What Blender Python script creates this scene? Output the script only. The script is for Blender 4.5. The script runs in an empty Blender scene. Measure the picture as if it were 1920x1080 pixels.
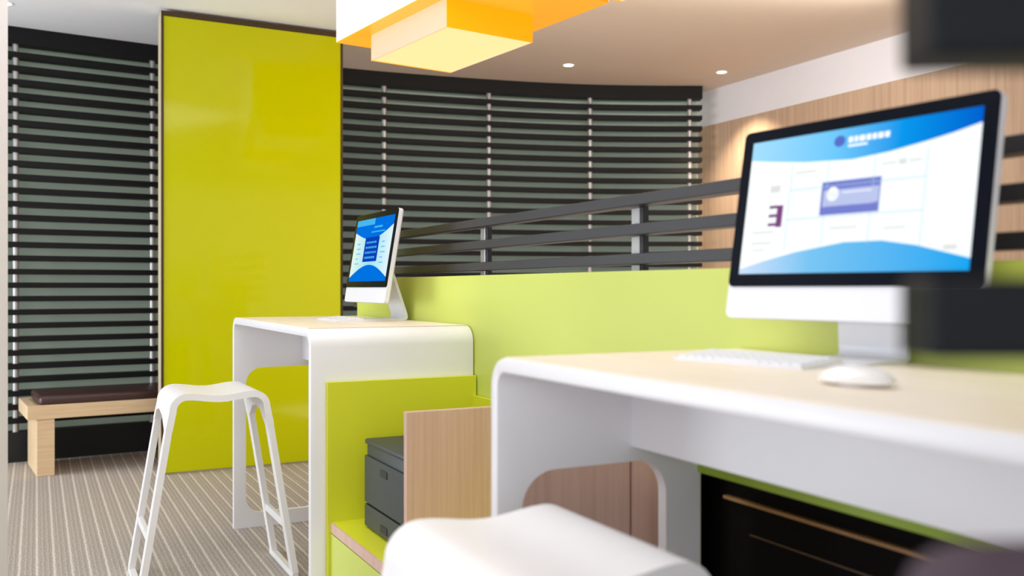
import bpy, bmesh, math, random
from mathutils import Vector, Matrix

scene = bpy.context.scene
COL = scene.collection
random.seed(4)

# ------------------------------------------------------------------ camera, light, exposure
cam_d = bpy.data.cameras.new('camera')
cam = bpy.data.objects.new('camera', cam_d)
COL.objects.link(cam)
cam.location = (0, 0, 1.1)
cam.rotation_euler = (math.pi / 2, 0, 0)
cam_d.sensor_width = 36
cam_d.lens = 1740 / 1920 * 36
cam_d.clip_start = 0.02
cam_d.dof.use_dof = True
cam_d.dof.focus_distance = 3.6
cam_d.dof.aperture_fstop = 2.4
scene.camera = cam

world = bpy.data.worlds.new('world')
scene.world = world
world.use_nodes = True
bg = world.node_tree.nodes['Background']
bg.inputs[0].default_value = (0.90, 0.95, 1.0, 1)
bg.inputs[1].default_value = 1.15

scene.view_settings.view_transform = 'Standard'
scene.view_settings.look = 'None'
scene.view_settings.exposure = -0.3
scene.view_settings.gamma = 1.0


def area(name, loc, target, size, size_y, power, color):
    d = bpy.data.lights.new(name, 'AREA')
    d.shape = 'RECTANGLE'
    d.size, d.size_y = size, size_y
    d.energy = power
    d.color = color
    o = bpy.data.objects.new(name, d)
    COL.objects.link(o)
    o.location = loc
    o.rotation_euler = (Vector(target) - Vector(loc)).to_track_quat('-Z', 'Y').to_euler()
    return o


# daylight from the glazed front behind the camera and from the left; the rest are added fills, no fixtures
area('daylight_front', (-1.0, -2.8, 1.7), (-0.2, 6.0, 1.3), 5.0, 2.2, 70, (0.95, 0.97, 1.0))
area('daylight_left', (-5.8, 3.4, 0.9), (-1.0, 6.0, 2.5), 3.2, 1.6, 190, (0.88, 0.94, 1.0))
area('overhead_fill', (-0.6, 2.2, 2.70), (-0.6, 2.2, 0), 1.8, 2.0, 40, (1.0, 0.97, 0.93))  # added overhead fill for the desk tops, not a modelled fixture
area('slat_fill', (0.9, 4.9, 2.68), (0.5, 7.4, 1.2), 2.6, 0.25, 35, (1.0, 0.96, 0.9))  # added fill aimed at the slats of the middle screen
area('ceiling_fill', (0.75, 5.1, 0.06), (0.75, 5.3, 2.7), 2.2, 1.6, 32, (1.0, 0.88, 0.76))  # added upward fill behind the partition to brighten the ceiling

# ------------------------------------------------------------------ helpers
def srgb(r, g, b):
    def f(c):
        c /= 255
        return c / 12.92 if c <= 0.04045 else ((c + 0.055) / 1.055) ** 2.4
    return (f(r), f(g), f(b), 1)


def mat(name, col, rough=0.5, metal=0.0, spec=0.5, coat=0.0, noise=0.0, scale=(8, 8, 8), emit=None, estr=0.0, bump=0.0):
    m = bpy.data.materials.new(name)
    m.use_nodes = True
    nt = m.node_tree
    b = nt.nodes['Principled BSDF']
    b.inputs['Base Color'].default_value = col
    b.inputs['Roughness'].default_value = rough
    b.inputs['Metallic'].default_value = metal
    b.inputs['Specular IOR Level'].default_value = spec
    b.inputs['Coat Weight'].default_value = coat
    b.inputs['Coat Roughness'].default_value = 0.03
    if emit:
        b.inputs['Emission Color'].default_value = emit
        b.inputs['Emission Strength'].default_value = estr
    if noise > 0:
        tc = nt.nodes.new('ShaderNodeTexCoord')
        mp = nt.nodes.new('ShaderNodeMapping')
        mp.inputs['Scale'].default_value = scale
        nz = nt.nodes.new('ShaderNodeTexNoise')
        nz.inputs['Scale'].default_value = 1.0
        nz.inputs['Detail'].default_value = 5
        mr = nt.nodes.new('ShaderNodeMapRange')
        mr.inputs[1].default_value = 0.3
        mr.inputs[2].default_value = 0.7
        mr.inputs[3].default_value = 1 - noise
        mr.inputs[4].default_value = 1 + noise
        mx = nt.nodes.new('ShaderNodeMix')
        mx.data_type = 'RGBA'
        mx.blend_type = 'MULTIPLY'
        mx.inputs[0].default_value = 1.0
        mx.inputs[6].default_value = col
        nt.links.new(tc.outputs['Object'], mp.inputs[0])
        nt.links.new(mp.outputs[0], nz.inputs['Vector'])
        nt.links.new(nz.outputs['Fac'], mr.inputs[0])
        nt.links.new(mr.outputs[0], mx.inputs[7])
        nt.links.new(mx.outputs[2], b.inputs['Base Color'])
        if bump > 0:
            bp = nt.nodes.new('ShaderNodeBump')
            bp.inputs['Strength'].default_value = bump
            bp.inputs['Distance'].default_value = 0.004
            nt.links.new(nz.outputs['Fac'], bp.inputs['Height'])
            nt.links.new(bp.outputs[0], b.inputs['Normal'])
    return m


def emis(name, col, strength):
    m = bpy.data.materials.new(name)
    m.use_nodes = True
    nt = m.node_tree
    nt.nodes.clear()
    e = nt.nodes.new('ShaderNodeEmission')
    e.inputs[0].default_value = col
    e.inputs[1].default_value = strength * 1.28
    o = nt.nodes.new('ShaderNodeOutputMaterial')
    nt.links.new(e.outputs[0], o.inputs[0])
    return m


def link(name, bm, m, parent=None, smooth=False, matrix=None):
    bmesh.ops.recalc_face_normals(bm, faces=bm.faces[:])
    me = bpy.data.meshes.new(name)
    bm.to_mesh(me)
    bm.free()
    ms = m if isinstance(m, (list, tuple)) else [m]
    for k in ms:
        me.materials.append(k)
    o = bpy.data.objects.new(name, me)
    COL.objects.link(o)
    if smooth:
        me.polygons.foreach_set('use_smooth', [True] * len(me.polygons))
        me.set_sharp_from_angle(angle=math.radians(38))
    if parent:
        o.parent = parent
    if matrix:
        o.matrix_local = matrix
    return o


def box(bm, x0, x1, y0, y1, z0, z1, bev=0.0, seg=2, M=None):
    r = bmesh.ops.create_cube(bm, size=1.0)
    vs = r['verts']
    for v in vs:
        v.co = Vector(((x0 + x1) / 2 + v.co.x * (x1 - x0), (y0 + y1) / 2 + v.co.y * (y1 - y0), (z0 + z1) / 2 + v.co.z * (z1 - z0)))
    if bev > 0:
        es = list({e for v in vs for e in v.link_edges})
        r2 = bmesh.ops.bevel(bm, geom=es, offset=bev, segments=seg, affect='EDGES', profile=0.5)
        vs = list({v for f in r2['faces'] for v in f.verts} | {v for v in vs if v.is_valid})
    if M is not None:
        for v in vs:
            v.co = M @ v.co
    return bm


def new_box(*a, **k):
    return box(bmesh.new(), *a, **k)


def prism(bm, pts, axis, a0, a1, M=None):
    """extrude a closed 2D outline; axis 'y': pts are (x,z); 'z': (x,y); 'x': (y,z)"""
    def p3(p, a):
        v = {'y': (p[0], a, p[1]), 'z': (p[0], p[1], a), 'x': (a, p[0], p[1])}[axis]
        v = Vector(v)
        return M @ v if M is not None else v
    A = [bm.verts.new(p3(p, a0)) for p in pts]
    B = [bm.verts.new(p3(p, a1)) for p in pts]
    n = len(pts)
    bm.faces.new(A)
    bm.faces.new(B[::-1])
    for i in range(n):
        bm.faces.new((A[i], B[i], B[(i + 1) % n], A[(i + 1) % n]))
    return bm


def rrect(x0, x1, y0, y1, r, n=8):
    pts = []
    for cx, cy, a0 in ((x1 - r, y1 - r, 0), (x0 + r, y1 - r, 90), (x0 + r, y0 + r, 180), (x1 - r, y0 + r, 270)):
        for i in range(n + 1):
            a = math.radians(a0 + 90 * i / n)
            pts.append((cx + r * math.cos(a), cy + r * math.sin(a)))
    return pts


def bar(bm, p, q, w, t, wdir):
    """rectangular bar from p to q: width w along wdir, thickness t across"""
    p, q = Vector(p), Vector(q)
    ax = (q - p).normalized()
    wd = Vector(wdir)
    wd = (wd - ax * wd.dot(ax)).normalized()
    td = ax.cross(wd)
    pts = [(w / 2, t / 2), (-w / 2, t / 2), (-w / 2, -t / 2), (w / 2, -t / 2)]
    A = [bm.verts.new(p + wd * a + td * b) for a, b in pts]
    B = [bm.verts.new(q + wd * a + td * b) for a, b in pts]
    bm.faces.new(A)
    bm.faces.new(B[::-1])
    for i in range(4):
        bm.faces.new((A[i], B[i], B[(i + 1) % 4], A[(i + 1) % 4]))
    return bm


def cyl(bm, c, r, z0, z1, n=20, r2=None):
    r2 = r if r2 is None else r2
    A = [bm.verts.new((c[0] + r * math.cos(2 * math.pi * i / n), c[1] + r * math.sin(2 * math.pi * i / n), z0)) for i in range(n)]
    B = [bm.verts.new((c[0] + r2 * math.cos(2 * math.pi * i / n), c[1] + r2 * math.sin(2 * math.pi * i / n), z1)) for i in range(n)]
    bm.faces.new(A)
    bm.faces.new(B)
    for i in range(n):
        bm.faces.new((A[i], B[i], B[(i + 1) % n], A[(i + 1) % n]))
    return bm


def tag(o, label, cat, group=None):
    o['label'] = label
    o['category'] = cat
    if group:
        o['group'] = group
    return o


def thing(name, label, cat, loc, rz=0.0, group=None):
    o = bpy.data.objects.new(name, None)
    COL.objects.link(o)
    o.empty_display_size = 0.1
    o.location = loc
    o.rotation_euler = (0, 0, rz)
    return tag(o, label, cat, group)


def struct(name, bm, m, **k):
    o = link(name, bm, m, **k)
    o['kind'] = 'structure'
    return o


def dup(root, loc, rz, label):
    r = root.copy()
    COL.objects.link(r)
    r.location = loc
    r.rotation_euler = (0, 0, rz)
    r['label'] = label
    for ch in list(root.children):
        c = ch.copy()
        COL.objects.link(c)
        c.parent = r
        for g in list(ch.children):
            d = g.copy()
            COL.objects.link(d)
            d.parent = c
    return r


def cut(o, cutters):
    for c in cutters:
        md = o.modifiers.new('cut', 'BOOLEAN')
        md.operation = 'DIFFERENCE'
        md.solver = 'EXACT'
        md.object = c
    dg = bpy.context.evaluated_depsgraph_get()
    me = bpy.data.meshes.new_from_object(o.evaluated_get(dg))
    old = o.data
    o.modifiers.clear()
    o.data = me
    bpy.data.meshes.remove(old)
    for c in cutters:
        bpy.data.objects.remove(c)
    me.polygons.foreach_set('use_smooth', [True] * len(me.polygons))
    me.set_sharp_from_angle(angle=math.radians(38))


# ------------------------------------------------------------------ the room's axes
# the desk row runs along S (towards the camera's right), D points away from the user's side
ANG = math.radians(27.13)
S = Vector((math.sin(ANG), -math.cos(ANG), 0))
D = Vector((math.cos(ANG), math.sin(ANG), 0))
RZ = math.atan2(S.y, S.x)
P0 = Vector((-0.042, 1.835, 0))


def W(s, d, z=0.0):
    return P0 + S * s + D * d + Vector((0, 0, z))


CEIL = 2.746

# ------------------------------------------------------------------ materials
M_white = mat('white_laminate', srgb(238, 236, 240), 0.35, noise=0.01)
M_whitem = mat('white_powder_coat', srgb(240, 238, 240), 0.4, noise=0.01)
M_lime = mat('lime_laminate', srgb(200, 212, 100), 0.4, noise=0.015, scale=(3, 3, 3))
M_lime2 = mat('lime_panel_deep', srgb(214, 217, 45), 0.4, noise=0.015, scale=(3, 3, 3))
M_tray = mat('green_board', srgb(150, 175, 50), 0.5, noise=0.02)
M_yellow = mat('yellow_back_painted_glass', srgb(205, 208, 0), 0.09, spec=0.25, coat=0.0, noise=0.012, scale=(1, 1, 1))
M_dark = mat('dark_stained_timber', srgb(17, 15, 16), 0.55, spec=0.25, noise=0.15, scale=(4, 4, 30))
M_rail = mat('charcoal_rail', srgb(45, 43, 49), 0.42, noise=0.08, scale=(3, 3, 20))
M_black = mat('black_plinth', srgb(16, 16, 18), 0.6, noise=0.05)
M_sage = mat('sage_glass_added_glow', srgb(214, 226, 212), 0.6, noise=0.03, scale=(1, 1, 2), emit=srgb(200, 225, 195), estr=0.09)  # faint emission added to brighten the gaps between the slats
M_steel = mat('brushed_steel', srgb(192, 189, 188), 0.35, metal=0.55, noise=0.03, scale=(40, 40, 2))
M_frame = mat('bronze_frame', srgb(74, 58, 40), 0.4, metal=0.4, noise=0.03)
M_beige = mat('beige_edge', srgb(205, 190, 160), 0.5, noise=0.02)
M_leather = mat('brown_leather', srgb(66, 42, 40), 0.35, noise=0.12, scale=(60, 60, 60), bump=0.2)
M_alu = mat('anodised_aluminium', srgb(232, 232, 240), 0.35, metal=0.1, noise=0.01)
M_key = mat('white_keycap', srgb(238, 238, 240), 0.45, noise=0.01)
M_mouse = mat('white_gloss_plastic', srgb(246, 243, 243), 0.15, coat=0.3, noise=0.01)
M_glass = mat('black_screen_glass', srgb(4, 9, 22), 0.2, spec=0.1, coat=0.0, noise=0.01)
M_print = mat('charcoal_plastic', srgb(46, 52, 54), 0.5, noise=0.05, scale=(30, 30, 30))
M_print2 = mat('dark_slot', srgb(12, 13, 14), 0.6, noise=0.03)
M_ceilL = mat('ceiling_white', srgb(240, 240, 243), 0.8, noise=0.01)
M_ceilR = mat('ceiling_beige', srgb(216, 198, 182), 0.8, noise=0.01)
M_wallw = mat('white_wall_paint', srgb(232, 230, 236), 0.7, noise=0.01)
M_void = mat('void_shade', srgb(14, 11, 11), 0.8, spec=0.1, noise=0.1)  # near-black that stands for unlit depth behind openings


def wood(name, c1, c2, scale=(2, 60, 60), rough=0.45):
    m = bpy.data.materials.new(name)
    m.use_nodes = True
    nt = m.node_tree
    b = nt.nodes['Principled BSDF']
    b.inputs['Roughness'].default_value = rough
    tc = nt.nodes.new('ShaderNodeTexCoord')
    mp = nt.nodes.new('ShaderNodeMapping')
    mp.inputs['Scale'].default_value = scale
    nz = nt.nodes.new('ShaderNodeTexNoise')
    nz.inputs['Scale'].default_value = 1
    nz.inputs['Detail'].default_value = 6
    nz.inputs['Distortion'].default_value = 0.4
    cr = nt.nodes.new('ShaderNodeValToRGB')
    cr.color_ramp.elements[0].position = 0.32
    cr.color_ramp.elements[0].color = c1
    cr.color_ramp.elements[1].position = 0.68
    cr.color_ramp.elements[1].color = c2
    nt.links.new(tc.outputs['Object'], mp.inputs[0])
    nt.links.new(mp.outputs[0], nz.inputs['Vector'])
    nt.links.new(nz.outputs['Fac'], cr.inputs[0])
    nt.links.new(cr.outputs[0], b.inputs['Base Color'])
    return m


M_oak = wood('pale_oak_top', srgb(246, 231, 210), srgb(251, 240, 223), (2.5, 50, 50))
M_bench = wood('pale_ash', srgb(222, 190, 148), srgb(236, 208, 170), (3, 60, 60))
M_rail_lit_dim = wood('dim_lit_rail_edge', srgb(84, 64, 44), srgb(100, 78, 54))  # fainter lit edge of a lower rail, put into the colour
M_rail_lit = wood('golden_lit_rail_edge', srgb(150, 108, 66), srgb(176, 132, 84))  # light on a lower rail's top edge, painted as a wood tone
M_woodV = wood('oak_divider', srgb(205, 168, 153), srgb(218, 184, 170), (90, 90, 2))
M_wallwood = wood('oak_wall_cladding', srgb(182, 152, 128), srgb(203, 174, 148), (30, 30, 1.2), 0.5)


def carpet():
    m = bpy.data.materials.new('striped_carpet')
    m.use_nodes = True
    nt = m.node_tree
    N = nt.nodes.new
    L = nt.links.new
    b = nt.nodes['Principled BSDF']
    b.inputs['Roughness'].default_value = 0.95
    b.inputs['Specular IOR Level'].default_value = 0.1
    tc = N('ShaderNodeTexCoord')
    mp = N('ShaderNodeMapping')
    mp.vector_type = 'TEXTURE'
    mp.inputs['Rotation'].default_value = (0, 0, RZ)
    L(tc.outputs['Object'], mp.inputs[0])
    nzw = N('ShaderNodeTexNoise')
    nzw.inputs['Scale'].default_value = 25
    L(mp.outputs[0], nzw.inputs['Vector'])
    sep = N('ShaderNodeSeparateXYZ')
    L(mp.outputs[0], sep.inputs[0])
    ad = N('ShaderNodeMath'); ad.operation = 'MULTIPLY_ADD'
    L(nzw.outputs['Fac'], ad.inputs[0]); ad.inputs[1].default_value = 0.006
    L(sep.outputs['Y'], ad.inputs[2])
    dv = N('ShaderNodeMath'); dv.operation = 'DIVIDE'
    L(ad.outputs[0], dv.inputs[0]); dv.inputs[1].default_value = 0.062
    fr = N('ShaderNodeMath'); fr.operation = 'FRACT'
    L(dv.outputs[0], fr.inputs[0])
    cr = N('ShaderNodeValToRGB')
    e = cr.color_ramp.elements
    base = srgb(182, 172, 163)
    lt = srgb(222, 213, 199)
    e[0].position = 0.0; e[0].color = lt
    e[1].position = 1.0; e[1].color = base
    for p, c in ((0.10, lt), (0.18, base), (0.34, srgb(176, 166, 157)), (0.42, srgb(196, 186, 174)), (0.50, srgb(170, 160, 151)), (0.66, base), (0.74, srgb(192, 182, 170)), (0.82, srgb(168, 158, 150)), (0.94, base)):
        k = cr.color_ramp.elements.new(p)
        k.color = c
    L(fr.outputs[0], cr.inputs[0])
    mp2 = N('ShaderNodeMapping')
    mp2.inputs['Scale'].default_value = (60, 160, 60)
    L(mp.outputs[0], mp2.inputs[0])
    nz = N('ShaderNodeTexNoise')
    nz.inputs['Scale'].default_value = 1
    nz.inputs['Detail'].default_value = 4
    L(mp2.outputs[0], nz.inputs['Vector'])
    mr = N('ShaderNodeMapRange')
    mr.inputs[1].default_value = 0.3; mr.inputs[2].default_value = 0.7
    mr.inputs[3].default_value = 0.78; mr.inputs[4].default_value = 1.15
    L(nz.outputs['Fac'], mr.inputs[0])
    mx = N('ShaderNodeMix'); mx.data_type = 'RGBA'; mx.blend_type = 'MULTIPLY'
    mx.inputs[0].default_value = 1
    L(cr.outputs[0], mx.inputs[6]); L(mr.outputs[0], mx.inputs[7])
    L(mx.outputs[2], b.inputs['Base Color'])
    bp = N('ShaderNodeBump')
    bp.inputs['Strength'].default_value = 0.4
    bp.inputs['Distance'].default_value = 0.004
    L(nz.outputs['Fac'], bp.inputs['Height'])
    L(bp.outputs[0], b.inputs['Normal'])
    return m


M_carpet = carpet()

# ------------------------------------------------------------------ the setting
struct('floor', new_box(-6, 6, -3.2, 9.2, -0.06, 0.0), M_carpet)

# the slatted screens stand on a curve; sampled centre line of the slat fronts
KNOTS = [(-4.55, 4.93), (-3.85, 5.39), (-3.151, 5.833), (-2.409, 6.295), (-1.80, 6.655), (-1.246, 6.95), (-0.72, 7.155), (-0.181, 7.325), (0.24, 7.437), (0.665, 7.515), (1.12, 7.55), (1.55, 7.557)]


def spline(t):
    n = len(KNOTS) - 1
    i = min(max(int(t), 0), n - 1)
    u = t - i
    P = [Vector((KNOTS[min(max(j, 0), n)] + (0,))) for j in (i - 1, i, i + 1, i + 2)]
    return 0.5 * ((2 * P[1]) + (-P[0] + P[2]) * u + (2 * P[0] - 5 * P[1] + 4 * P[2] - P[3]) * u * u + (-P[0] + 3 * P[1] - 3 * P[2] + P[3]) * u ** 3)


def curve_pt(t, off=0.0):
    """point on the screen's line, moved 'off' towards the back"""
    p = spline(t)
    tg = (spline(min(t + 0.02, len(KNOTS) - 1)) - spline(max(t - 0.02, 0))).normalized()
    return p + Vector((-tg.y, tg.x, 0)) * off, tg


def ribbon(bm, t0, t1, o0, o1, z0, z1, n=24):
    rings = []
    for i in range(n + 1):
        t = t0 + (t1 - t0) * i / n
        a, _ = curve_pt(t, o0)
        b, _ = curve_pt(t, o1)
        rings.append([bm.verts.new((a.x, a.y, z0)), bm.verts.new((b.x, b.y, z0)), bm.verts.new((b.x, b.y, z1)), bm.verts.new((a.x, a.y, z1))])
    for r, q in zip(rings, rings[1:]):
        for k in range(4):
            bm.faces.new((r[k], r[(k + 1) % 4], q[(k + 1) % 4], q[k]))
    bm.faces.new(rings[0])
    bm.faces.new(rings[-1][::-1])
    return bm


TN = len(KNOTS) - 1
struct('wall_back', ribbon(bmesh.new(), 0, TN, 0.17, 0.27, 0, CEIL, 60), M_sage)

# right wall: white fascia above oak cladding, running along S
WR = Vector((2.113, 6.81, 0))


def wr(bm, a0, a1, o0, o1, z0, z1):
    """box on the right wall: a along S from WR, o outward along D"""
    M = Matrix.Translation(WR) @ Matrix.Rotation(RZ, 4, 'Z')
    return box(bm, a0, a1, o0, o1, z0, z1, M=M)


struct('wall_right', wr(bmesh.new(), -1.35, 6.5, 0.0, 0.12, 0, 2.454), M_wallwood)
struct('trim_1', wr(bmesh.new(), -1.35, 6.5, 0.0, 0.12, 2.454, CEIL), M_wallw)

# ceiling: beige field over the desks, white field on the left; they meet along S
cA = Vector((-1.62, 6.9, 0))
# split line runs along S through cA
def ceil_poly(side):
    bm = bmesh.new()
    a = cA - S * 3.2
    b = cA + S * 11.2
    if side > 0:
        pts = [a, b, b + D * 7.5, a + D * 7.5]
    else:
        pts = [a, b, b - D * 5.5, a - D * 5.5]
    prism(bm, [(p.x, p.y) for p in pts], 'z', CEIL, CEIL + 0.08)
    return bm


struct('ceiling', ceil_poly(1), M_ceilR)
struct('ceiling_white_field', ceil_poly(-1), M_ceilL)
struct('wall_left', new_box(-1.75, -1.437, 2.36, 2.65, 0, CEIL, bev=0.006), M_wallw)


# ------------------------------------------------------------------ slatted screens
def slat_screen(t0, t1, post_ts, label):
    o, _ = curve_pt((t0 + t1) / 2, 0.04)
    root = thing('slatted_screen', label, 'screen', (o.x, o.y, 0), 0, 'dark slatted screens along the back wall')
    off = Matrix.Translation(-Vector((o.x, o.y, 0)))

    def add(name, bm, m, smooth=False):
        for v in bm.verts:
            v.co = off @ v.co
        return link(name, bm, m, root, smooth)
    add('header_board', ribbon(bmesh.new(), t0, t1, -0.01, 0.10, CEIL - 0.105, CEIL - 0.002), M_dark)
    add('plinth', ribbon(bmesh.new(), t0, t1, 0.005, 0.10, 0.0, 0.19), M_black)
    z = CEIL - 0.105 - 0.0856
    while z > 0.21:
        add('slat', ribbon(bmesh.new(), t0, t1, 0.0, 0.095, z, z + 0.035), M_dark)
        z -= 0.0856
    for t in post_ts:
        p, _ = curve_pt(t, 0.030)
        bm = bmesh.new()
        cyl(bm, (p.x, p.y), 0.019, 0.19, CEIL - 0.105, 16)
        add('post', bm, M_steel, True)
    return root


def t_at_px(px):
    best = min((abs((lambda p: 960 + p.x / p.y * 1740)(curve_pt(i / 400 * TN, 0.03)[0]) - px), i / 400 * TN) for i in range(401))
    return best[1]


slat_screen(0.9, t_at_px(415), [t_at_px(33), t_at_px(287)], 'dark slatted screen on the left, behind the leather-topped bench')
slat_screen(t_at_px(470), TN, [t_at_px(p) for p in (540, 720, 916, 1106, 1294)], 'long curved dark slatted screen in the middle, behind the railing')

# ------------------------------------------------------------------ tall yellow panel
pl = Vector((-2.06, 5.45, 0))
yp = thing('wall_panel', 'tall glossy yellow panel with thin bronze frame between the slatted screens', 'panel', pl, ANG)
PW, PH = 1.095, 2.73
link('panel_core', new_box(0, PW, 0.012, 0.15, 0, PH), M_beige, yp)
link('glass_face', new_box(0.014, PW - 0.014, 0.0, 0.012, 0.012, PH - 0.028), M_yellow, yp)
bm = bmesh.new()
box(bm, 0, 0.013, -0.006, 0.012, 0, PH)
box(bm, PW - 0.013, PW, -0.006, 0.012, 0, PH)
box(bm, 0.013, PW - 0.013, -0.006, 0.012, PH - 0.026, PH)
link('frame', bm, M_frame, yp)

# ------------------------------------------------------------------ bench
BA = math.radians(33)
bench = thing('bench', 'pale wooden bench with brown leather seat pad in front of the left screen', 'bench', (-2.80, 5.36, 0), BA)
bm = bmesh.new()
box(bm, 0.0, 1.05, 0.0, 0.05, 0.335, 0.415, 0.003)
box(bm, 0.0, 1.05, 0.46, 0.51, 0.335, 0.415, 0.003)
box(bm, 0.0, 0.05, 0.05, 0.46, 0.335, 0.415, 0.003)
box(bm, 1.00, 1.05, 0.05, 0.46, 0.335, 0.415, 0.003)
box(bm, 0.05, 1.00, 0.05, 0.46, 0.385, 0.405)
link('seat_frame', bm, M_bench, bench)
for x in (0.05, 0.905):
    link('slab_leg', new_box(x, x + 0.095, 0.012, 0.50, 0, 0.335, 0.003), M_bench, bench)
bm = new_box(0.065, 1.03, 0.02, 0.50, 0.405, 0.468, 0.022, 4)
link('seat_pad', bm, M_leather, bench, True)

# ------------------------------------------------------------------ desks
DL, DD, DH, DT, DR = 1.36, 0.588, 0.965, 0.028, 0.06


def make_desk(label):
    root = thing('desk', label, 'desk', W(0, 0), RZ, 'white bent-sheet standing desks')
    n = 10
    out, inn = [], []
    for i in range(n + 1):
        a = math.pi - math.pi / 2 * i / n
        out.append((DR + DR * math.cos(a), DH - DR + DR * math.sin(a)))
        r = DR - DT
        inn.append((DR + r * math.cos(a), DH - DR + r * math.sin(a)))
    for i in range(n + 1):
        a = math.pi / 2 - math.pi / 2 * i / n
        out.append((DL - DR + DR * math.cos(a), DH - DR + DR * math.sin(a)))
        r = DR - DT
        inn.append((DL - DR + r * math.cos(a), DH - DR + r * math.sin(a)))
    pts = [(0, 0)] + out + [(DL, 0), (DL - DT, 0)] + inn[::-1] + [(DT, 0)]
    bm = bmesh.new()
    prism(bm, pts, 'y', 0, DD)
    bmesh.ops.recalc_face_normals(bm, faces=bm.faces[:])
    ends = [f for f in bm.faces if len(f.verts) > 8]
    es = list({e for f in ends for e in f.edges})
    bmesh.ops.bevel(bm, geom=es, offset=0.003, segments=2, affect='EDGES', profile=0.5)
    body = link('bent_sheet_body', bm, M_white, None, True)
    c1 = bmesh.new()
    prism(c1, rrect(0.055, 0.405, 0.065, 0.735, 0.075, 10), 'x', -0.1, DL + 0.1)
    c1 = link('cutter', c1, M_white)
    c2 = bmesh.new()
    prism(c2, [(0.497, -0.1), (0.8, -0.1), (0.8, 0.70), (0.497, 0.70)], 'x', -0.1, DL + 0.1)
    c2 = link('cutter', c2, M_white)
    cut(body, [c1, c2])
    body.parent = root
    link('oak_inlay', new_box(0.05, DL - 0.05, 0.006, DD - 0.004, DH, DH + 0.0015), M_oak, root)
    link('apron', new_box(DT, DL - DT, 0.315, 0.335, 0.767, DH - DT), M_white, root)
    link('cable_tray', new_box(DT, DL - DT, 0.49, 0.58, 0.697, DH - DT), M_tray, root)
    return root


desk = make_desk('nearer white desk with pale oak top, in the right foreground')
dup(desk, W(-2.716, 0), RZ, 'farther white desk beside the tall yellow panel')

# ------------------------------------------------------------------ partition behind the desks
part = link('partition', new_box(-2.72, 2.2, 0.592, 0.625, 0.70, 1.145, 0.002), M_lime, None)
part.location = W(0, 0)
part.rotation_euler = (0, 0, RZ)
tag(part, 'long lime green partition board behind the two white desks', 'partition')

# ------------------------------------------------------------------ railing behind the partition
rail = thing('railing', 'charcoal railing of horizontal bars on steel posts above the lime partition', 'railing', W(0, 0.70), RZ)
for k in range(5):
    zt = 1.355 - 0.0805 * k
    link('rail', new_box(-2.95, 2.4, -0.055, 0.005, zt - 0.030, zt, 0.002), M_rail, rail)
for s in (-1.528, -0.52, 0.49, 1.5):
    bm = new_box(s - 0.022, s + 0.018, 0.006, 0.018, 0, 1.33, 0.002)
    link('post', bm, M_steel, rail)
    link('post_backer', new_box(s + 0.019, s + 0.030, 0.010, 0.030, 0, 1.33, 0.002), M_rail, rail)

# black board standing in for the dark void, thin strips for lit rail tops
def desk_frame(o):
    o.location = W(0, 0)
    o.rotation_euler = (0, 0, RZ)


desk_frame(struct('dark_void_board', new_box(-0.9, 2.3, 0.640, 0.66, 0, 0.74), M_void))
desk_frame(struct('lit_rail_edge_2', new_box(-0.05, 2.3, 0.626, 0.640, 0.610, 0.617), M_rail_lit))
desk_frame(struct('lit_rail_edge_3', new_box(0.03, 2.3, 0.636, 0.640, 0.540, 0.543), M_rail_lit_dim))

# ------------------------------------------------------------------ storage unit between the desks
unit = thing('storage_unit', 'low lime and oak storage unit standing between the two desks', 'cabinet', W(-1.354, 0), RZ)
link('side_panel', new_box(0.0, 0.022, 0.05, 0.588, 0, 0.79, 0.001), M_lime2, unit)
link('base', new_box(0.022, 1.27, 0.075, 0.582, 0.03, 0.298), M_lime, unit)
link('shelf', new_box(0.022, 1.27, 0.066, 0.582, 0.298, 0.330), M_lime2, unit)
link('shelf_edge', new_box(0.022, 1.27, 0.060, 0.066, 0.298, 0.330), M_woodV, unit)
for a, b in ((0.024, 0.60), (0.604, 1.268)):
    link('door', new_box(a, b, 0.060, 0.075, 0.035, 0.294, 0.001), M_lime, unit)
link('back_panel', new_box(0.022, 1.27, 0.572, 0.588, 0.330, 0.72), M_lime2, unit)
link('divider', new_box(0.598, 0.620, 0.10, 0.572, 0.330, 0.76, 0.001), M_woodV, unit)
link('end_panel', new_box(1.27, 1.294, 0.05, 0.372, 0, 0.76, 0.001), M_woodV, unit)
link('end_panel', new_box(1.27, 1.294, 0.378, 0.525, 0, 0.76, 0.001), M_woodV, unit)
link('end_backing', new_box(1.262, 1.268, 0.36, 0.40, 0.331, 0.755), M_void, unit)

# printer on the shelf
pr = thing('printer', 'charcoal laser printer on the lime shelf of the storage unit', 'printer', W(-1.238, 0.143, 0.330), RZ)
link('body', new_box(0, 0.38, 0.01, 0.37, 0.004, 0.268, 0.006), M_print, pr, True)
link('lid', new_box(0.006, 0.374, 0.0, 0.36, 0.268, 0.285, 0.006), M_print, pr, True)
link('front_door', new_box(0.006, 0.374, 0.0, 0.011, 0.082, 0.232, 0.003), M_print, pr)
link('paper_tray', new_box(0.006, 0.374, 0.0, 0.011, 0.006, 0.076, 0.003), M_print, pr)
link('door_slot', new_box(0.165, 0.225, -0.002, 0.004, 0.190, 0.212), M_print2, pr)
link('tray_slot', new_box(0.165, 0.225, -0.002, 0.004, 0.020, 0.042), M_print2, pr)
link('foot', new_box(0.03, 0.35, 0.03, 0.34, 0.0, 0.004), M_print2, pr)


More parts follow.
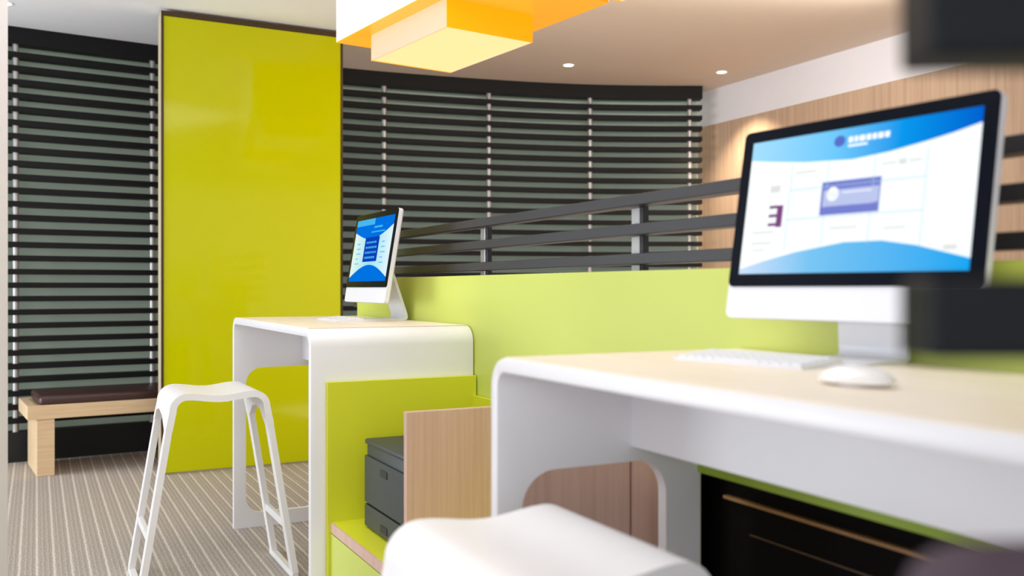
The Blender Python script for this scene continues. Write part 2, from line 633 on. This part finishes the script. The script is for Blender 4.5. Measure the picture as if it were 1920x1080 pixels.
# ------------------------------------------------------------------ stools
def make_stool(label, loc):
    root = thing('bar_stool', label, 'stool', loc, RZ, 'white bent-sheet bar stools')
    # local x = along S (sheet width), y = along D (sheet bends down at both ends)
    HW, HL, H, T, R = 0.195, 0.178, 0.72, 0.024, 0.06
    path = []
    path.append((-HL - 0.014, H - 0.13))
    n = 8
    for i in range(n + 1):
        a = math.pi - (math.pi / 2) * i / n
        path.append((-HL + R + R * math.cos(a), H - R + R * math.sin(a)))
    m = 10
    for i in range(1, m):
        y = -HL + R + (2 * HL - 2 * R) * i / m
        path.append((y, H - 0.012 * math.sin(math.pi * i / m) ** 2))
    for i in range(n + 1):
        a = math.pi / 2 - (math.pi / 2) * i / n
        path.append((HL - R + R * math.cos(a), H - R + R * math.sin(a)))
    path.append((HL + 0.014, H - 0.13))
    bm = bmesh.new()
    # outer and inner surfaces; cross direction has 3 strips so that the flap ends can be notched
    k = len(path)
    nor = []
    for i in range(k):
        a = Vector(path[max(i - 1, 0)])
        b = Vector(path[min(i + 1, k - 1)])
        t = (b - a).normalized()
        nor.append(Vector((t.y, -t.x)))
    xs = [-HW, -HW + 0.05, -0.09, 0.0, 0.09, HW - 0.05, HW]
    notch = [0, 0.0, 0.045, 0.06, 0.045, 0.0, 0]
    G = [[], []]
    for i in range(k):
        for side in (0, 1):
            row = []
            for j, x in enumerate(xs):
                p = Vector(path[i]) + nor[i] * (T * side)
                z = p.y
                if i in (0, k - 1):
                    z += notch[j]
                row.append(bm.verts.new((x, p.x, z)))
            G[side].append(row)
    for i in range(k - 1):
        for j in range(len(xs) - 1):
            bm.faces.new((G[0][i][j], G[0][i][j + 1], G[0][i + 1][j + 1], G[0][i + 1][j]))
            bm.faces.new((G[1][i][j], G[1][i + 1][j], G[1][i + 1][j + 1], G[1][i][j + 1]))
        for j in (0, len(xs) - 1):
            bm.faces.new((G[0][i][j], G[0][i + 1][j], G[1][i + 1][j], G[1][i][j]))
    for i in (0, k - 1):
        for j in range(len(xs) - 1):
            bm.faces.new((G[0][i][j], G[1][i][j], G[1][i][j + 1], G[0][i][j + 1]))
    link('seat', bm, M_whitem, root, True)
    yt, yb = HL - 0.001, 0.272
    xt, xb = HW - 0.027, 0.175
    zt = H - 0.115
    for sx in (-1, 1):
        for sy in (-1, 1):
            bm = bar(bmesh.new(), (sx * xt, sy * yt, zt), (sx * xb, sy * yb, 0.022), 0.052, 0.022, (1, 0, 0))
            link('leg', bm, M_whitem, root)
    for sy in (-1, 1):
        f = (zt - 0.204) / (zt - 0.022)
        y = yt + (yb - yt) * f
        link('foot_bar', new_box(-xb - 0.0, xb + 0.0, sy * y - 0.009, sy * y + 0.009, 0.190, 0.218, 0.002), M_whitem, root)
        link('runner', new_box(-xb - 0.021, xb + 0.021, sy * yb - 0.012, sy * yb + 0.012, 0.0, 0.022, 0.002), M_whitem, root)
    return root


C1 = Vector((-1.150, 3.56, 0))
stool = make_stool('whole white bar stool standing on the carpet by the farther desk', C1)
dup(stool, W(0.420, -0.122), RZ, 'white bar stool cut off at the bottom edge, before the nearer desk')


# ------------------------------------------------------------------ computers
def grad_emis(name, stops, strength, axis):
    m = bpy.data.materials.new(name)
    m.use_nodes = True
    nt = m.node_tree
    nt.nodes.clear()
    tc = nt.nodes.new('ShaderNodeTexCoord')
    sp = nt.nodes.new('ShaderNodeSeparateXYZ')
    cr = nt.nodes.new('ShaderNodeValToRGB')
    cr.color_ramp.elements[0].position, cr.color_ramp.elements[0].color = stops[0]
    cr.color_ramp.elements[1].position, cr.color_ramp.elements[1].color = stops[-1]
    for p, c in stops[1:-1]:
        cr.color_ramp.elements.new(p).color = c
    e = nt.nodes.new('ShaderNodeEmission')
    e.inputs[1].default_value = strength * 1.28
    o = nt.nodes.new('ShaderNodeOutputMaterial')
    nt.links.new(tc.outputs['UV'], sp.inputs[0])
    nt.links.new(sp.outputs[axis], cr.inputs[0])
    nt.links.new(cr.outputs[0], e.inputs[0])
    nt.links.new(e.outputs[0], o.inputs[0])
    return m


E_sky = grad_emis('screen_blue_upper', [(0.0, srgb(165, 222, 252)), (0.42, srgb(110, 200, 250)), (0.7, srgb(10, 150, 235)), (1.0, srgb(0, 96, 205))], 1.0, 0)
E_floor = grad_emis('screen_blue_lower', [(0.0, srgb(205, 225, 250)), (0.35, srgb(120, 195, 240)), (1.0, srgb(20, 165, 240))], 1.0, 0)
E_white = emis('screen_white', srgb(246, 252, 254), 1.05)
E_line = emis('screen_grid_line', srgb(186, 216, 230), 1.0)
E_card = emis('screen_indigo', srgb(118, 128, 208), 1.0)
E_cardl = emis('screen_lavender', srgb(188, 198, 236), 1.0)
E_logo = emis('screen_logo', srgb(88, 112, 200), 1.0)
E_text = emis('screen_text_white', srgb(250, 253, 255), 1.1)
E_m = emis('screen_plum', srgb(128, 72, 130), 1.0)
E_pale = emis('screen_pale_marks', srgb(228, 226, 222), 1.0)
E_blue = emis('screen_deep_blue', srgb(0, 112, 222), 1.0)
E_blued = emis('screen_navy', srgb(12, 62, 180), 1.0)
E_cyan = emis('screen_cyan', srgb(70, 180, 235), 1.0)
E_ice = grad_emis('screen_ice', [(0.0, srgb(225, 244, 232)), (0.5, srgb(150, 222, 246)), (1.0, srgb(222, 242, 246))], 1.0, 0)
SCREEN_MATS = [E_sky, E_floor, E_white, E_line, E_card, E_cardl, E_logo, E_text, E_m, E_pale, E_blue, E_blued, E_cyan, E_ice]
DW_, DHT = 0.476, 0.268


def screen_mesh(kind):
    bm = bmesh.new()
    uv = bm.loops.layers.uv.new('UVMap')
    lay = [0]

    def poly(pts, mi):
        y = -0.00004 * lay[0]
        vs = [bm.verts.new((-DW_ / 2 + u * DW_, y, v * DHT)) for u, v in pts]
        f = bm.faces.new(vs)
        f.material_index = mi
        for l, (u, v) in zip(f.loops, pts):
            l[uv].uv = (u, v)

    def rect(u0, u1, v0, v1, mi):
        poly([(u0, v0), (u1, v0), (u1, v1), (u0, v1)], mi)
    if kind == 0:
        rect(0, 1, 0.5, 1, 0)
        rect(0, 1, 0, 0.5, 1)
        lay[0] = 1
        top = [(0, 0.865), (0.12, 0.835), (0.28, 0.80), (0.50, 0.775), (0.66, 0.795), (0.80, 0.83), (0.90, 0.86), (1.0, 0.90)]
        bot = [(1.0, 0.075), (0.90, 0.12), (0.80, 0.165), (0.62, 0.205), (0.40, 0.205), (0.22, 0.15), (0.10, 0.09), (0, 0.035)]
        for a, b, c, d in zip(top, top[1:], bot[::-1], bot[::-1][1:]):
            poly([(a[0], c[1]), (b[0], d[1]), (b[0], b[1]), (a[0], a[1])], 2)
        lay[0] = 2
        for u in (0.22, 0.395, 0.60, 0.81):
            rect(u, u + 0.003, 0.19 if 0.3 < u < 0.7 else 0.16, 0.79, 3)
        for v in (0.385, 0.60):
            rect(0.22, 0.81, v, v + 0.006, 3)
        for u, v, w, h in ((0.24, 0.72, 0.1, 0.012), (0.63, 0.71, 0.06, 0.012), (0.70, 0.70, 0.03, 0.035), (0.74, 0.71, 0.05, 0.014), (0.43, 0.30, 0.12, 0.012), (0.66, 0.28, 0.09, 0.012), (0.05, 0.30, 0.11, 0.012), (0.05, 0.22, 0.10, 0.012), (0.06, 0.17, 0.06, 0.01), (0.90, 0.13, 0.05, 0.03), (0.12, 0.60, 0.05, 0.05)):
            rect(u, u + w, v, v + h, 9)
        # big plum letter lying on its side
        rect(0.165, 0.195, 0.34, 0.50, 8)
        for v in (0.35, 0.415, 0.48):
            rect(0.125, 0.168, v, v + 0.022, 8)
        # card
        rect(0.375, 0.635, 0.40, 0.635, 4)
        lay[0] = 3
        rect(0.385, 0.630, 0.46, 0.575, 5)
        poly([(0.40 + 0.028 + 0.028 * math.cos(a * math.pi / 8), 0.545 + 0.05 * math.sin(a * math.pi / 8)) for a in range(16)], 7)
        poly([(0.375, 0.40), (0.635, 0.40), (0.635, 0.475), (0.60, 0.46), (0.56, 0.445), (0.52, 0.465), (0.47, 0.44), (0.43, 0.46), (0.375, 0.45)], 4)
        rect(0.47, 0.60, 0.545, 0.555, 7)
        # header emblem and blurred title
        poly([(0.435 + 0.026 * math.cos(a * math.pi / 6), 0.915 + 0.04 * math.sin(a * math.pi / 6)) for a in range(12)], 6)
        u = 0.475
        for w in (0.02, 0.016, 0.024, 0.02, 0.018, 0.022, 0.02):
            rect(u, u + w, 0.895, 0.935, 7)
            u += w + 0.006
        rect(0.475, 0.56, 0.865, 0.88, 7)
    else:
        rect(0, 1, 0.0, 1, 10)
        lay[0] = 1
        n = 12
        for i in range(n):
            a, b = i / n, (i + 1) / n
            ft = lambda u: 0.80 - 0.16 * math.sin(math.pi * u) + 0.06 * u
            fb = lambda u: 0.06 + 0.20 * math.sin(math.pi * u)
            poly([(a, fb(a)), (b, fb(b)), (b, ft(b)), (a, ft(a))], 13)
        rect(0.0, 0.5, 0.90, 1.0, 12)
        lay[0] = 2
        rect(0.31, 0.69, 0.31, 0.70, 11)
        rect(0.50, 0.72, 0.84, 0.87, 12)
        rect(0.44, 0.80, 0.77, 0.79, 12)
        for v, w in ((0.28, 0.1), (0.36, 0.07), (0.44, 0.12), (0.52, 0.1), (0.60, 0.08)):
            rect(0.10, 0.10 + w, v, v + 0.014, 12)
            rect(0.76, 0.76 + w, v, v + 0.014, 12)
        lay[0] = 3
        for v in (0.36, 0.44, 0.52, 0.60):
            u = 0.35
            random.seed(int(v * 100))
            while u < 0.63:
                w = random.uniform(0.015, 0.04)
                rect(u, u + w, v, v + 0.032, 12)
                u += w + 0.012
    me = bmesh.new
    return bm


def make_computer(label, loc, rz, kind, reach=0.104, x0=-0.062, x1=0.078):
    root = thing('desktop_computer', label, 'computer', loc, rz, 'white all-in-one computers on the desks')
    Wd, zb, zt = 0.528, 0.075, 0.455
    tilt = math.radians(-9.5)
    T = Matrix.Translation((0, 0, zb)) @ Matrix.Rotation(tilt, 4, 'X')
    Hh = zt - zb
    # shell: front outline, short rim, bulging back
    bm = bmesh.new()
    base = rrect(-Wd / 2, Wd / 2, 0, Hh, 0.014, 6)
    cx, cz = 0, Hh / 2 + 0.01
    rings = []
    for y, k in ((0.0, 1.0), (0.016, 1.0), (0.021, 0.985), (0.030, 0.86), (0.040, 0.62), (0.046, 0.34)):
        rings.append([bm.verts.new(T @ Vector((cx + (x - cx) * k, y, cz + (z - cz) * k))) for x, z in base])
    n = len(base)
    bm.faces.new(rings[0])
    bm.faces.new(rings[-1][::-1])
    for a, b in zip(rings, rings[1:]):
        for i in range(n):
            bm.faces.new((a[i], b[i], b[(i + 1) % n], a[(i + 1) % n]))
    link('housing', bm, M_alu, root, True)
    chin = 0.062
    bm = bmesh.new()
    prism(bm, [(x, z) for x, z in rrect(-Wd / 2 + 0.001, Wd / 2 - 0.001, chin, Hh - 0.001, 0.012, 6)], 'y', -0.003, 0.002, M=T)
    gl = link('screen_glass', bm, M_glass, root)
    bm = screen_mesh(kind)
    off = Matrix.Translation((0, -0.0032, chin + 0.025))
    for v in bm.verts:
        v.co = T @ (off @ v.co)
    me_o = link('display', bm, SCREEN_MATS, gl)
    # stand: foot, rear bend and leaning neck from one bent plate with a cable hole
    bm = bmesh.new()
    prof = [(-0.050, 0.0), (reach - 0.016, 0.0), (reach - 0.003, 0.004), (reach, 0.012), (reach - 0.003, 0.030), (0.088, 0.245), (0.078, 0.242), (reach - 0.014, 0.028), (reach - 0.013, 0.014), (reach - 0.017, 0.008), (-0.050, 0.006)]
    prism(bm, prof, 'x', x0, x1)
    st = link('stand', bm, M_alu, root, True)
    bm = bmesh.new()
    prism(bm, [(0.040, 0.235), (0.090, 0.225), (0.085, 0.27), (0.040, 0.28)], 'x', -0.05, 0.05)
    link('hinge', bm, M_alu, root)
    return root


make_computer('nearer white desktop computer with bright blue and white screen, on the right desk', W(0.446, 0.467, DH + 0.0015), RZ + math.radians(6.8), 0)
make_computer('farther white desktop computer seen almost side-on, on the desk by the yellow panel', W(-2.716 + 0.665, 0.405, DH + 0.0015), RZ, 1, 0.165, -0.085, 0.085)


def make_keyboard(label, loc, rz):
    root = thing('keyboard', label, 'keyboard', loc, rz, 'slim white keyboards')
    bm = bmesh.new()
    prism(bm, [(0, 0), (0.115, 0), (0.115, 0.014), (0.105, 0.014), (0.0, 0.005)], 'x', -0.14, 0.14)
    link('case', bm, M_alu, root)
    bm = bmesh.new()
    for r in range(5):
        for c in range(13):
            if r == 0 and 3 < c < 9:
                continue
            x = -0.133 + c * 0.0206
            y = 0.007 + r * 0.0195
            z = 0.005 + (y + 0.008) * 0.088
            box(bm, x, x + 0.0175, y, y + 0.0165, z - 0.002, z + 0.003)
    box(bm, -0.133 + 4 * 0.0206, -0.133 + 8 * 0.0206 + 0.0175, 0.007, 0.0235, 0.004, 0.0095)
    link('keys', bm, M_key, root)
    return root


make_keyboard('slim white keyboard in front of the nearer computer', W(0.385, 0.285, DH + 0.0016), RZ + math.radians(10))
make_keyboard('slim white keyboard in front of the farther computer', W(-2.716 + 0.70, 0.235, DH + 0.0016), RZ)

# mouse
ms = thing('mouse', 'white computer mouse on the oak top of the nearer desk', 'mouse', W(0.735, 0.20, DH + 0.0016), RZ + math.radians(12))
bm = bmesh.new()
bmesh.ops.create_uvsphere(bm, u_segments=28, v_segments=18, radius=1)
for v in bm.verts:
    x, y, z = v.co
    r = (abs(x) ** 2.6 + abs(y) ** 2.6) ** (1 / 2.6)
    v.co = Vector((x * 0.057, y * 0.032, 0.006 + (z * 0.022 if z > 0 else z * 0.006)))
link('shell', bm, M_mouse, ms, True)
link('base_rim', cyl(bmesh.new(), (0, 0), 0.022, 0.0, 0.003, 20), M_alu, ms)

# ------------------------------------------------------------------ box lamps under the ceiling
E_or = mat('lamp_orange_side', srgb(255, 170, 20), 0.4, emit=srgb(255, 172, 0), estr=0.75, noise=0.01)
E_pe = mat('lamp_peach_side', srgb(244, 196, 172), 0.4, emit=srgb(248, 190, 150), estr=0.38, noise=0.01)
E_or2 = mat('lamp_orange_underside', srgb(255, 180, 60), 0.4, emit=srgb(255, 170, 30), estr=0.6, noise=0.01)
E_di = mat('lamp_cream_diffuser', srgb(250, 222, 172), 0.5, emit=srgb(255, 224, 150), estr=0.72, noise=0.01)
E_wh = mat('lamp_white_side', srgb(250, 244, 248), 0.4, emit=srgb(255, 248, 250), estr=0.55, noise=0.01)
LA = math.atan2(0.232, 0.334)
h = 1.15
near = Vector((-0.249 * h, 3.551 * h, 1.1 + h))
e1 = Vector((math.cos(LA), math.sin(LA), 0))
e2 = Vector((-math.sin(LA), math.cos(LA), 0))


def make_lamp(label, loc, w, l, up_over, hl):
    """lower box w x l; larger upper box reaches the ceiling. origin at the lower box's near corner"""
    root = thing('ceiling_lamp', label, 'lamp', loc, LA, 'orange box lamps')
    z1 = hl
    zc = CEIL - loc[2] - 0.001
    l0, l1, b0, b1 = up_over
    t = 0.004
    link('orange_side', new_box(0, w, 0, t, 0.0, z1), E_or, root)
    link('orange_side', new_box(0, w, l - t, l, 0.0, z1), E_or, root)
    link('peach_side', new_box(0, t, t, l - t, 0.0, z1), E_pe, root)
    link('peach_side', new_box(w - t, w, t, l - t, 0.0, z1), E_pe, root)
    link('diffuser', new_box(t, w - t, t, l - t, 0.003, 0.008), E_di, root)
    link('upper_underside', new_box(l0, l1, b0, b1, z1, z1 + 0.004), E_or2, root)
    link('upper_white_side', new_box(l0, l0 + t, b0, b1, z1 + 0.004, zc), E_wh, root)
    link('upper_white_side', new_box(l1 - t, l1, b0, b1, z1 + 0.004, zc), E_wh, root)
    link('upper_orange_side', new_box(l0 + t, l1 - t, b0, b0 + t, z1 + 0.004, zc), E_or, root)
    link('upper_orange_side', new_box(l0 + t, l1 - t, b1 - t, b1, z1 + 0.004, zc), E_or, root)
    return root


make_lamp('large stepped box lamp of orange, white and cream under the ceiling', near, 0.406 * h, 0.65 * h, (-0.088, 0.635, -0.35, 0.975), 0.128)
fc = Vector((0.44, 3.73, 0))
make_lamp('orange box lamp whose corner just shows at the top edge', Vector((fc.x, fc.y, 1.1 + h)) - e1 * 0.467 - e2 * 0.747, 0.467, 0.747, (0.04, 0.43, 0.05, 0.70), 0.128)

# ------------------------------------------------------------------ recessed downlights
E_spot = emis('downlight_glow', (1.0, 0.93, 0.82, 1), 9.0)


def downlight(label, x, y, power, color, size):
    root = thing('downlight', label, 'downlight', (x, y, CEIL), 0, 'recessed ceiling downlights')
    bm = bmesh.new()
    n = 24
    prof = [(0.046, -0.0005), (0.046, -0.004), (0.036, -0.004), (0.033, -0.001)]
    rings = [[bm.verts.new((r * math.cos(2 * math.pi * i / n), r * math.sin(2 * math.pi * i / n), z)) for i in range(n)] for r, z in prof]
    for a, b in zip(rings, rings[1:]):
        for i in range(n):
            bm.faces.new((a[i], a[(i + 1) % n], b[(i + 1) % n], b[i]))
    link('trim_ring', bm, M_whitem, root, True)
    link('lamp_disc', cyl(bmesh.new(), (0, 0), 0.034, -0.003, -0.001, 24), E_spot, root)
    d = bpy.data.lights.new('downlight_beam', 'SPOT')
    d.energy = power
    d.color = color
    d.spot_size = math.radians(size)
    d.spot_blend = 0.7
    d.shadow_soft_size = 0.03
    o = bpy.data.objects.new('downlight_beam', d)
    COL.objects.link(o)
    o.parent = root
    o.location = (0, 0, -0.012)


downlight('small recessed ceiling downlight beside the white fascia of the oak wall', 1.597, 7.07, 170, (1, 0.83, 0.6), 100)
downlight('small recessed ceiling downlight right of the large orange lamp', 0.417, 6.85, 25, (1, 0.86, 0.68), 90)
downlight('small recessed ceiling downlight in the top left corner of the photo', -2.93, 5.36, 20, (1, 0.97, 0.92), 100)

# ------------------------------------------------------------------ railing close to the camera
M_near = mat('navy_black_rail', srgb(14, 17, 23), 0.5, spec=0.2, noise=0.05)
fr = thing('foreground_railing', 'very close dark railing bars at the right edge, out of focus', 'railing', (0.36, 0.44, 0), math.radians(-2))
for z0, z1 in ((1.207, 1.265), (1.0665, 1.105)):
    link('rail', new_box(-0.167, 0.40, -0.02, 0.02, z0, z1, 0.003), M_near, fr)
link('post', new_box(0.16, 0.19, 0.021, 0.05, 0, 1.28, 0.003), M_steel, fr)

M_mauve = mat('mauve_grey_upholstery', srgb(84, 70, 80), 0.8, spec=0.2, noise=0.06, scale=(90, 90, 90))
ch = thing('bar_chair', 'mauve grey upholstered chair back at the bottom right corner, blurred', 'chair', (0.362, 0.40, 0), math.radians(6))
link('backrest', new_box(-0.20, 0.22, -0.03, 0.03, 0.66, 0.994, 0.028, 5), M_mauve, ch, True)
link('seat', new_box(-0.20, 0.22, -0.36, -0.031, 0.62, 0.68, 0.02, 4), M_mauve, ch, True)
for x in (-0.17, 0.19):
    for y in (-0.33, -0.06):
        link('leg', new_box(x - 0.015, x + 0.015, y - 0.015, y + 0.015, 0, 0.62, 0.003), M_steel, ch)
for x in (-0.17, 0.19):
    link('back_support', new_box(x - 0.01, x + 0.01, -0.04, 0.0, 0.60, 0.70), M_steel, ch)
